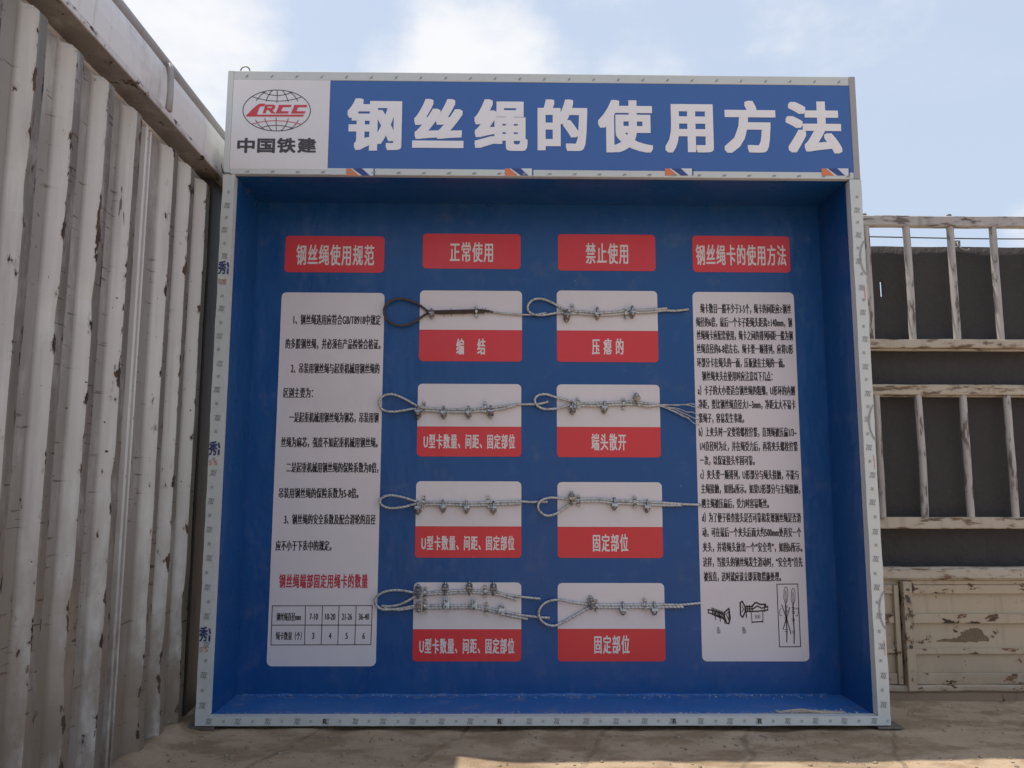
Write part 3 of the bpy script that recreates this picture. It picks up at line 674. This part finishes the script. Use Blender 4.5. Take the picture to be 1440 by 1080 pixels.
rope('pale clipped rope whose right end is frayed into loose strands',
     [(803, 564), (784, 559.5), (768, 554.5), (757, 556), (752, 562), (755, 570), (765, 575), (782, 574.5), (801, 570)],
     [(808, 568.5), (829, 569), (848, 568.5), (877, 567), (895, 567.5), (912, 569.5)], 926, [(928, 570.5)], [(805, 571, 30, 1, 1.05), (850, 570, 20, 1), (895, 564, 15, -1)], [(813, 567), (877, 568)], extra=fray, tip=(928, 569))
rope('pale clipped rope with flat narrow eye, third card down in the left column',
     [(584, 705), (567, 699.5), (550, 696.5), (539, 699), (534, 705), (538, 711), (549, 714.5), (567, 713), (583, 709)],
     [(590, 707.5), (608, 708), (630, 708), (656, 709), (686, 708.5), (707, 707.5), (731, 707)], 732, [(748, 706), (770, 705.5)], [(588, 711, 25, 1, 1.05), (623, 709, 20, 1), (656, 710, 20, 1), (694, 711, 25, 1)], [(596, 706), (687, 706)])
rope('pale clipped rope with drooping round eye, third card down in the right column',
     [(799, 702.5), (785, 700.5), (772, 700), (761, 704), (756.5, 711), (759, 719), (768.5, 725), (781.5, 722.5), (793, 715), (802, 709)],
     [(808, 704.5), (825, 703.5), (844, 703.5), (864, 706), (893, 707), (911, 708), (937, 709)], 959, [(962, 709), (987, 710)], [(804, 704, 20, -1, 1.05), (864, 706, 10, 1), (910, 709, 15, 1)], [(814, 704), (893, 706)])
# double sling: two legs
def leg2(m_, w3, r):
    P = [w3((536, 852), .006), w3((549, 852.5), .007), (w3((562, 850), .008)), w3((573, 845), .007), w3((584, 839), .004), w3((598, 836.5)), w3((625, 834.5)), w3((660, 833.5)), w3((692, 835)), w3((712, 839)), w3((727, 843.5))]
    m_.tube(catmull(P, .0035), r, 18, True, 4, 85.0, .2)
    P = [w3((540, 855), .006), w3((560, 857.5), .004), w3((583, 854.5)), w3((598, 855)), w3((627, 855)), w3((666, 855)), w3((692, 859.5)), w3((712, 865)), w3((742, 870.5))]
    m_.tube(catmull(P, .0035), r, 18, True, 4, 85.0, .2)
x0, z0 = bp(590, 845); root = empty('wire_rope', (x0, D, z0), 'two-legged pale rope sling with two rows of clips, bottom left card', 'wire rope', 'wire rope samples with clips on the booth board')
yb = D-.012
def w3g(q, dy=0.0): x, z = bp(q[0], q[1], yb-dy); return (x, yb-dy, z)
m_ = MB()
PT = [(760, 842), (730, 839), (712, 836), (692, 832), (660, 830.5), (625, 831.5), (598, 834), (583, 833.5), (567, 830.5), (553, 830), (540, 832.5), (531, 838), (527.5, 845), (530, 852), (538, 857), (550, 857), (566, 855), (583, 852), (598, 851.5), (627, 852), (666, 852), (692, 856.5), (712, 861), (733, 865), (754, 867.5), (773, 869)]
m_.tube(catmull([w3g(q, .008*math.sin(math.pi*min(1, max(0, (i-6)/12)))) for i, q in enumerate(PT)], .0035), R0, 18, True, 4, 85.0, .2); leg2(m_, w3g, R0)
m_.build('rope', M_ROPE, root, smooth=True)
for c in ((588, 835, 30, -1, 1.05), (626, 831, 20, -1), (660, 830, 15, -1), (694, 831, 20, -1), (590, 852, 85, 1, 1.0), (628, 850, 78, -1), (667, 851, 78, -1), (705, 858, 80, -1, 1, -.25)): clip(root, *c)
for f in ((598, 834), (598, 853), (682, 832), (684, 856)): fixing(root, *f)
rope('pale clipped rope with broad teardrop eye, bottom card of the right column',
     [(826, 850), (805, 847), (784, 843.5), (768, 847), (759, 856), (758, 866), (764, 875.5), (777, 880), (790, 876), (808, 866), (825, 856.5)],
     [(833, 852.5), (852, 852.5), (875, 852.5), (906, 852.5), (920, 852.5), (937, 852)], 961, [(958, 850.5), (985, 848)], [(831, 851, 20, -1, 1.05), (876, 853, 10, 1), (920, 853, 15, 1)], [(839, 852), (907, 850)])

# sand blown onto the booth floor
sd = MB(); random.seed(21)
for i in range(2300):
    if i < 1600: px = random.gauss(1140, 24); px = min(1190, max(1096, px)); y = .055+abs(random.gauss(0, .022)); x = on(px, 1008, 1, .055).x
    elif i < 1950: x = random.uniform(-1.40, 1.40); y = .054+abs(random.gauss(0, .012))
    else: x = random.uniform(-1.38, 1.35); y = D-.01-abs(random.gauss(0, .03))
    hz = .017*math.exp(-((x-1.13)/.08)**2)*math.exp(-((y-.06)/.02)**2)
    r = random.uniform(.0008, .0022); k = r*1.6; z = .0487+random.random()*hz+r*.5
    sd.add([(x-k, y, z), (x+k, y-k*.4, z), (x, y+k, z), (x, y, z+r*1.5)], [(0, 1, 3), (1, 2, 3), (2, 0, 3), (0, 2, 1)])
sd.build('sand_grains', M_SAND, kind='stuff', label='pale sand grains blown onto the blue booth floor, heaped at the right front', cat='sand')

# ------------------------------------------------------------------ corrugated wall on the left
wall = empty('corrugated_wall', (-1.64, -1.2, 0), 'chipped off-white corrugated steel side wall standing left of the blue booth', 'wall')
X0, X1 = -1.640, -1.584
ridges = [-3.22, -3.01, -2.81, -2.60, -2.40, -2.19, -1.985, -1.775, -1.560, -1.345, -1.133, -.921, -.700, -.350, -.166, .026]
prof = [(-3.5, X0, 0, .8)]  # last value darkens: real grime on crests, painted shade in recesses
for k, ry in enumerate(ridges):
    fy = ry-.022; ce = ry+.049; fe = ce+.024
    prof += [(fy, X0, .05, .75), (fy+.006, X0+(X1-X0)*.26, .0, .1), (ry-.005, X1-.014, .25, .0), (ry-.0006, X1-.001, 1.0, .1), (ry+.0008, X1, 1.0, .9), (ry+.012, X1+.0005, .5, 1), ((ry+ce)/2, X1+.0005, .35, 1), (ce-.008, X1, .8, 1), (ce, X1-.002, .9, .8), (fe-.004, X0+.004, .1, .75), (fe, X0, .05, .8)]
prof += [(.125, X0, 0, .4)]
ZC = 2.475
zs = [0.0, .03]+[.06+.04*i for i in range(60)]; zs = [z for z in zs if z < ZC-.03]+[ZC-.028, ZC-.012, ZC]
w = MB(); w.e = []; w.g = []; npf = len(prof)
dents = [(-.935, .62, .018, .07), (-.921, .45, .016, .09), (-1.345, 1.9, .010, .08), (-.70, 1.05, .012, .06), (-.166, .28, .016, .12), (.026, .5, .012, .1), (-.35, .18, .014, .08), (-1.133, 1.55, .009, .07), (-.921, 1.66, .012, .06)]
for z in zs:
    for (y, x, e, gr_) in prof:
        out = (x-X0)/(X1-X0)
        kx = x
        if z > ZC-.03: kx = X0+(x-X0)*max(0, (ZC-z)/.03)**.45 if x > X0 else x   # closed, rounded top of each rib
        a = mnoise.fractal(Vector((y*3, z*1.8, 1.5)), .9, 2, 4)*.002 + mnoise.noise(Vector((y*9, z*6, 7)))*.0018*out
        yy = y+mnoise.fractal(Vector((round(y*4.7), z*4.2, 3)), .9, 2, 3)*.0022*out
        for (dy, dz, am, rad) in dents:
            q = math.exp(-((y-dy)/.03)**2-((z-dz)/rad)**2); kx -= am*q*out; yy += am*.6*q*out
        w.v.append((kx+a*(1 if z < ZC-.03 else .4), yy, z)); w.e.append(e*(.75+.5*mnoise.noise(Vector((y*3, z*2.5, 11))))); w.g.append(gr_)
w.f = [(j*npf+i, j*npf+i+1, (j+1)*npf+i+1, (j+1)*npf+i) for j in range(len(zs)-1) for i in range(npf-1)]
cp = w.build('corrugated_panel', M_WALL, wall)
me = cp.data
w = MB(); w.box(-1.71, -1.662, -3.5, .6, -.02, 2.52); w.build('backing_panel', M_WALLR, wall)
# joint between two sheets: two slim upright strips
w = MB(); w.box(X0+.001, X0+.034, -.566, -.548, 0, 2.452, .003); w.box(X0+.001, X0+.026, -.512, -.500, 0, 2.452, .002); w.build('joint_strip', M_WALL, wall)
w = MB(); w.e = None
def long_box(mb, x0, x1, y0, y1, z0, z1, step=.06, amp=.0018, ch=.004):
    sec = [(x0, z0), (x1-ch, z0), (x1, z0+ch), (x1, z1-ch), (x1-ch, z1), (x0, z1)]; n = int((y1-y0)/step); prev = None; mb.e = mb.e or []; mb.g = mb.g or []
    for i in range(n+1):
        y = y0+(y1-y0)*i/n; dx = amp*mnoise.fractal(Vector((y*3, z0, 1)), .9, 2, 4); dz = amp*mnoise.fractal(Vector((y*3, z0, 6)), .9, 2, 4)
        a = mb.add([(p[0]+dx, y, p[1]+dz) for p in sec], []); mb.e += [0, .9, 1, .8, .6, 0]; mb.g += [1, .95, .1, .1, 0, 0]
        if prev is not None:
            for k in range(6): mb.f.append((prev+k, a+k, a+(k+1) % 6, prev+(k+1) % 6))
        prev = a
    mb.f += [tuple(reversed(range(6))), tuple(range(prev, prev+6))]
long_box(w, -1.660, -1.552, -3.5, .6, 2.513, 2.543); w.build('top_rail', M_WALLR, wall)
w = MB(); n = 70; prev = None; sec = [(-1.566, 2.5435), (-1.563, 2.575), (-1.560, 2.63), (-1.563, 2.69), (-1.571, 2.728), (-1.585, 2.745), (-1.64, 2.745), (-1.64, 2.5435)]
for i in range(n+1):
    y = -3.5+4.1*i/n; dx = .004*mnoise.fractal(Vector((y*2.2, 3, 1)), .9, 2, 3)
    a = w.add([(p_[0]+dx, y, p_[1]) for p_ in sec], [])
    if prev is not None:
        for k in range(len(sec)): w.f.append((prev+k, a+k, a+(k+1) % 8, prev+(k+1) % 8))
    prev = a
w.f += [tuple(reversed(range(8))), tuple(range(prev, prev+8))]
w.build('upper_panel', M_FASC, wall, smooth=False)
w = MB(); w.tube([(-1.598+.003*mnoise.noise(Vector((i*.7, 0, 0))), -3.5+.1*i, 2.770) for i in range(42)], .026, 14); w.build('top_tube', M_GREYP, wall, smooth=True)
for y in (-.50, -2.1):
    w = MB(); w.tube([(-1.553, y, 2.546), (-1.551, y, 2.60), (-1.553, y, 2.70), (-1.562, y, 2.748)], .013, 10); w.build('bracket', M_GREYP, wall, smooth=True)
w = MB(); w.box(-1.646, -1.594, .128, .60, -.01, 2.512, .004); w.build('dark_upright', M_DARKP, wall)  # flat dark upright beyond the last rib

# ------------------------------------------------------------------ truck side gate on the right
gate = empty('side_gate', (2.4, .48, 0), 'worn beige high-sided truck gate with barred openings standing right of the booth', 'gate')
GX0, GX1, GY = .20, 4.2, .46
def hbar(mb, z0, z1, y0, y1, step=.05, amp=.0028, x0=GX0, x1=GX1, ch=.005):
    sec = [(y1, z0), (y0+ch, z0), (y0, z0+ch), (y0, z1-ch), (y0+ch, z1), (y1, z1)]; n = int((x1-x0)/step); prev = None; mb.e = mb.e or []
    for i in range(n+1):
        x = x0+(x1-x0)*i/n; dy = amp*mnoise.fractal(Vector((x*3, z0*5, 1)), .9, 2, 4); dz = amp*mnoise.fractal(Vector((x*3, z0*5, 6)), .9, 2, 4)
        a = mb.add([(x, p_[0]+dy, p_[1]+dz) for p_ in sec], []); mb.e += [0, .8, 1, 1, .8, 0]
        if prev is not None:
            for k in range(6): mb.f.append((prev+k, prev+(k+1) % 6, a+(k+1) % 6, a+k))
        prev = a
    mb.f += [tuple(range(6)), tuple(reversed(range(prev, prev+6)))]
for z0, z1 in ((2.413, 2.470), (1.757, 1.804), (1.511, 1.565), (.831, .889)):
    m = MB(); hbar(m, z0, z1, GY, GY+.04)
    if z0 in (1.757, 1.511): hbar(m, z0-.012 if z0 == 1.757 else z0-.008, z0-.0005, GY+.012, GY+.04, amp=.001)
    m.build('rail', M_BAR2 if z0 > 2 else M_GATER, gate)
bars = [.35, .58, .81, 1.04, 1.27, 1.50, 1.738, 1.956, 2.190, 2.420, 2.65, 2.88, 3.11, 3.34, 3.57, 3.80, 4.03]
def vbar(x, z0, z1):
    m = MB(); n = 14; j = random.uniform(-.004, .004); P = []
    for i in range(n+1):
        t = i/n; P.append((x+j*math.sin(math.pi*t)+.002*mnoise.noise(Vector((x*7, t*4, z0))), GY+.022+.0015*mnoise.noise(Vector((x*3, t*5, 2))), z0+(z1-z0)*t))
    sq = MB(); sq.tube(P, .0185, 16, False); 
    for k, v in enumerate(sq.v):                # flatten the round tube towards a rounded square
        p_ = P[k//16]; dx, dy = v[0]-p_[0], v[1]-p_[1]; r_ = max(abs(dx), abs(dy)); l_ = math.hypot(dx, dy)
        f_ = (.55*l_+.45*.0175)/max(r_, 1e-6)*.92 if False else 1.0
        sq.v[k] = (p_[0]+dx*f_, p_[1]+dy*f_, v[2])
    m.add(sq.v, sq.f); return m.build('bar', M_BAR, gate, smooth=True)
for x in bars: vbar(x, 1.803, 2.414); vbar(x+.006, .888, 1.512)
for x in (1.735, 2.19, 2.65, 3.11):
    m = MB(); hexnut(m, Vector((x, GY+.02, 2.4695)), Vector((0, 0, 1)), .013, .014); m.build('bolt', M_RING, gate)
# lower boarded part
m = MB(); m.box(GX0, GX1, GY+.022, GY+.05, .04, .58); m.build('board_panel', M_GATE, gate)
m = MB(); hbar(m, .578, .641, GY-.012, GY+.05, amp=.0035, ch=.012); m.build('cap_rail', M_GATER, gate)
for z0, z1 in ((.510, .554), (.366, .412), (.218, .246), (.075, .128)):
    m = MB(); hbar(m, z0, z1, GY+.006, GY+.0225, amp=.001, x1=1.766, ch=.003); m.build('board_rib', M_GATE, gate)
    m = MB(); hbar(m, z0, z1, GY+.004, GY+.0225, amp=.0012, x0=1.862, ch=.003); m.build('board_rib', M_GATE, gate)
m = MB(); hbar(m, .555, .5765, GY+.010, GY+.0225, amp=.0008, x0=1.862, ch=.002); m.build('board_rib', M_GATE, gate)
m = MB(); hbar(m, .042, .074, GY-.016, GY+.05, amp=.004, ch=.008); m.build('bottom_ledge', M_GATE, gate)
m = MB(); hbar(m, -.02, .0415, GY-.004, GY+.05, amp=.003); m.build('sill', M_GATEB, gate)
m = MB(); m.box(1.768, 1.792, GY-.004, GY+.022, .0755, .553, .003); m.build('upright_frame', M_GATE, gate)
m = MB(); m.box(1.852, 1.861, GY+.002, GY+.0222, .0755, .565, .002); m.build('upright_frame', M_GATE, gate)
m = MB(); m.box(1.803, 1.847, GY-.030, GY+.022, .050, .573, .004); hp = m.build('hinge_post', M_HINGE, gate)
for z, hh in ((.535, .012), (.485, .026), (.26, .018)):
    m = MB(); m.prism(rrect(1.816, 1.834, z-hh/2, z+hh/2, .006), GY-.0315, GY-.0302); m.build('slot', M_DARKP, hp)

# ------------------------------------------------------------------ tarpaulin, cable and hook behind the gate
tx = sorted([GX0+.045*i for i in range(90)]+[1.8325, 1.8385]); tz = sorted([.03+.052*i for i in range(44)]+[2.048, 2.128]); tz = [z for z in tz if z < 2.29]+[2.31]
t_ = MB()
for z in tz:
    for x in tx:
        top = (z-.03)/2.28; zz = z+(.016 if top > .99 else 0)+.0035*top**8*math.sin((x-1.74)/.23*math.pi)
        y = GY+.085+.010*mnoise.fractal(Vector((x*2.5, z*1.6, 2)), .9, 2, 4)+.006*math.sin((x-1.74)/.23*math.pi)*top**3
        t_.v.append((x, y, zz))
n = len(tx)
for j in range(len(tz)-1):
    for i in range(n-1):
        if abs(tx[i]-1.8325) < 1e-6 and 2.04 < tz[j] < 2.127: continue      # the torn slit
        t_.f.append((j*n+i, j*n+i+1, (j+1)*n+i+1, (j+1)*n+i))
to = t_.build('tarpaulin', M_TARP, label='black tarpaulin with a small torn slit stretched behind the barred gate', cat='tarpaulin', smooth=True, loc=(2.4, GY+.085, .03))
md = to.modifiers.new('thickness', 'SOLIDIFY'); md.thickness = .0015
c = MB(); c.tube([(GX0+.06*i, GY+.075, 2.373-.004*math.sin(i*.21)) for i in range(67)], .0035, 7); c.build('cable', M_DARKP, label='thin dark cable running level above the black tarpaulin', cat='cable', smooth=True, loc=(2.4, GY+.075, 2.373))
hx, hz = bp(1348, 350, GY+.07)
h = empty('tarp_hook', (hx, GY+.06, hz), 'small bent metal hook on the tarpaulin beside the third bar', 'hook')
c = MB(); c.tube(catmull([(hx-.01, GY+.06, hz+.035), (hx-.012, GY+.05, hz+.01), (hx+.0, GY+.045, hz-.008), (hx+.03, GY+.045, hz-.016), (hx+.05, GY+.055, hz-.006)], .006), .006, 8); c.build('shank', M_RING, h, smooth=True)
c = MB(); c.box(hx-.022, hx+.006, GY+.058, GY+.066, hz+.012, hz+.044, .002); c.build('plate', M_RING, h)

m = MB(); pts = []
for u, v in ((1316, 902), (1330, 898), (1343, 897), (1352, 893), (1350, 889), (1358, 887), (1363, 884), (1374, 883), (1381, 887), (1384, 893), (1390, 896), (1391, 902), (1370, 903), (1345, 903)):
    q = on(u, v, 1, GY+.022); q = (q.x, q.z)
    if pts:
        l_ = pts[-1]
        for k in range(1, 6): pts.append((l_[0]+(q[0]-l_[0])*k/6+random.uniform(-.003, .003), l_[1]+(q[1]-l_[1])*k/6+random.uniform(-.0035, .0035)))
    pts.append(q)
m.prism(list(reversed(pts)), GY+.0212, GY+.0219); m.build('bare_patch', M_BARE, gate)
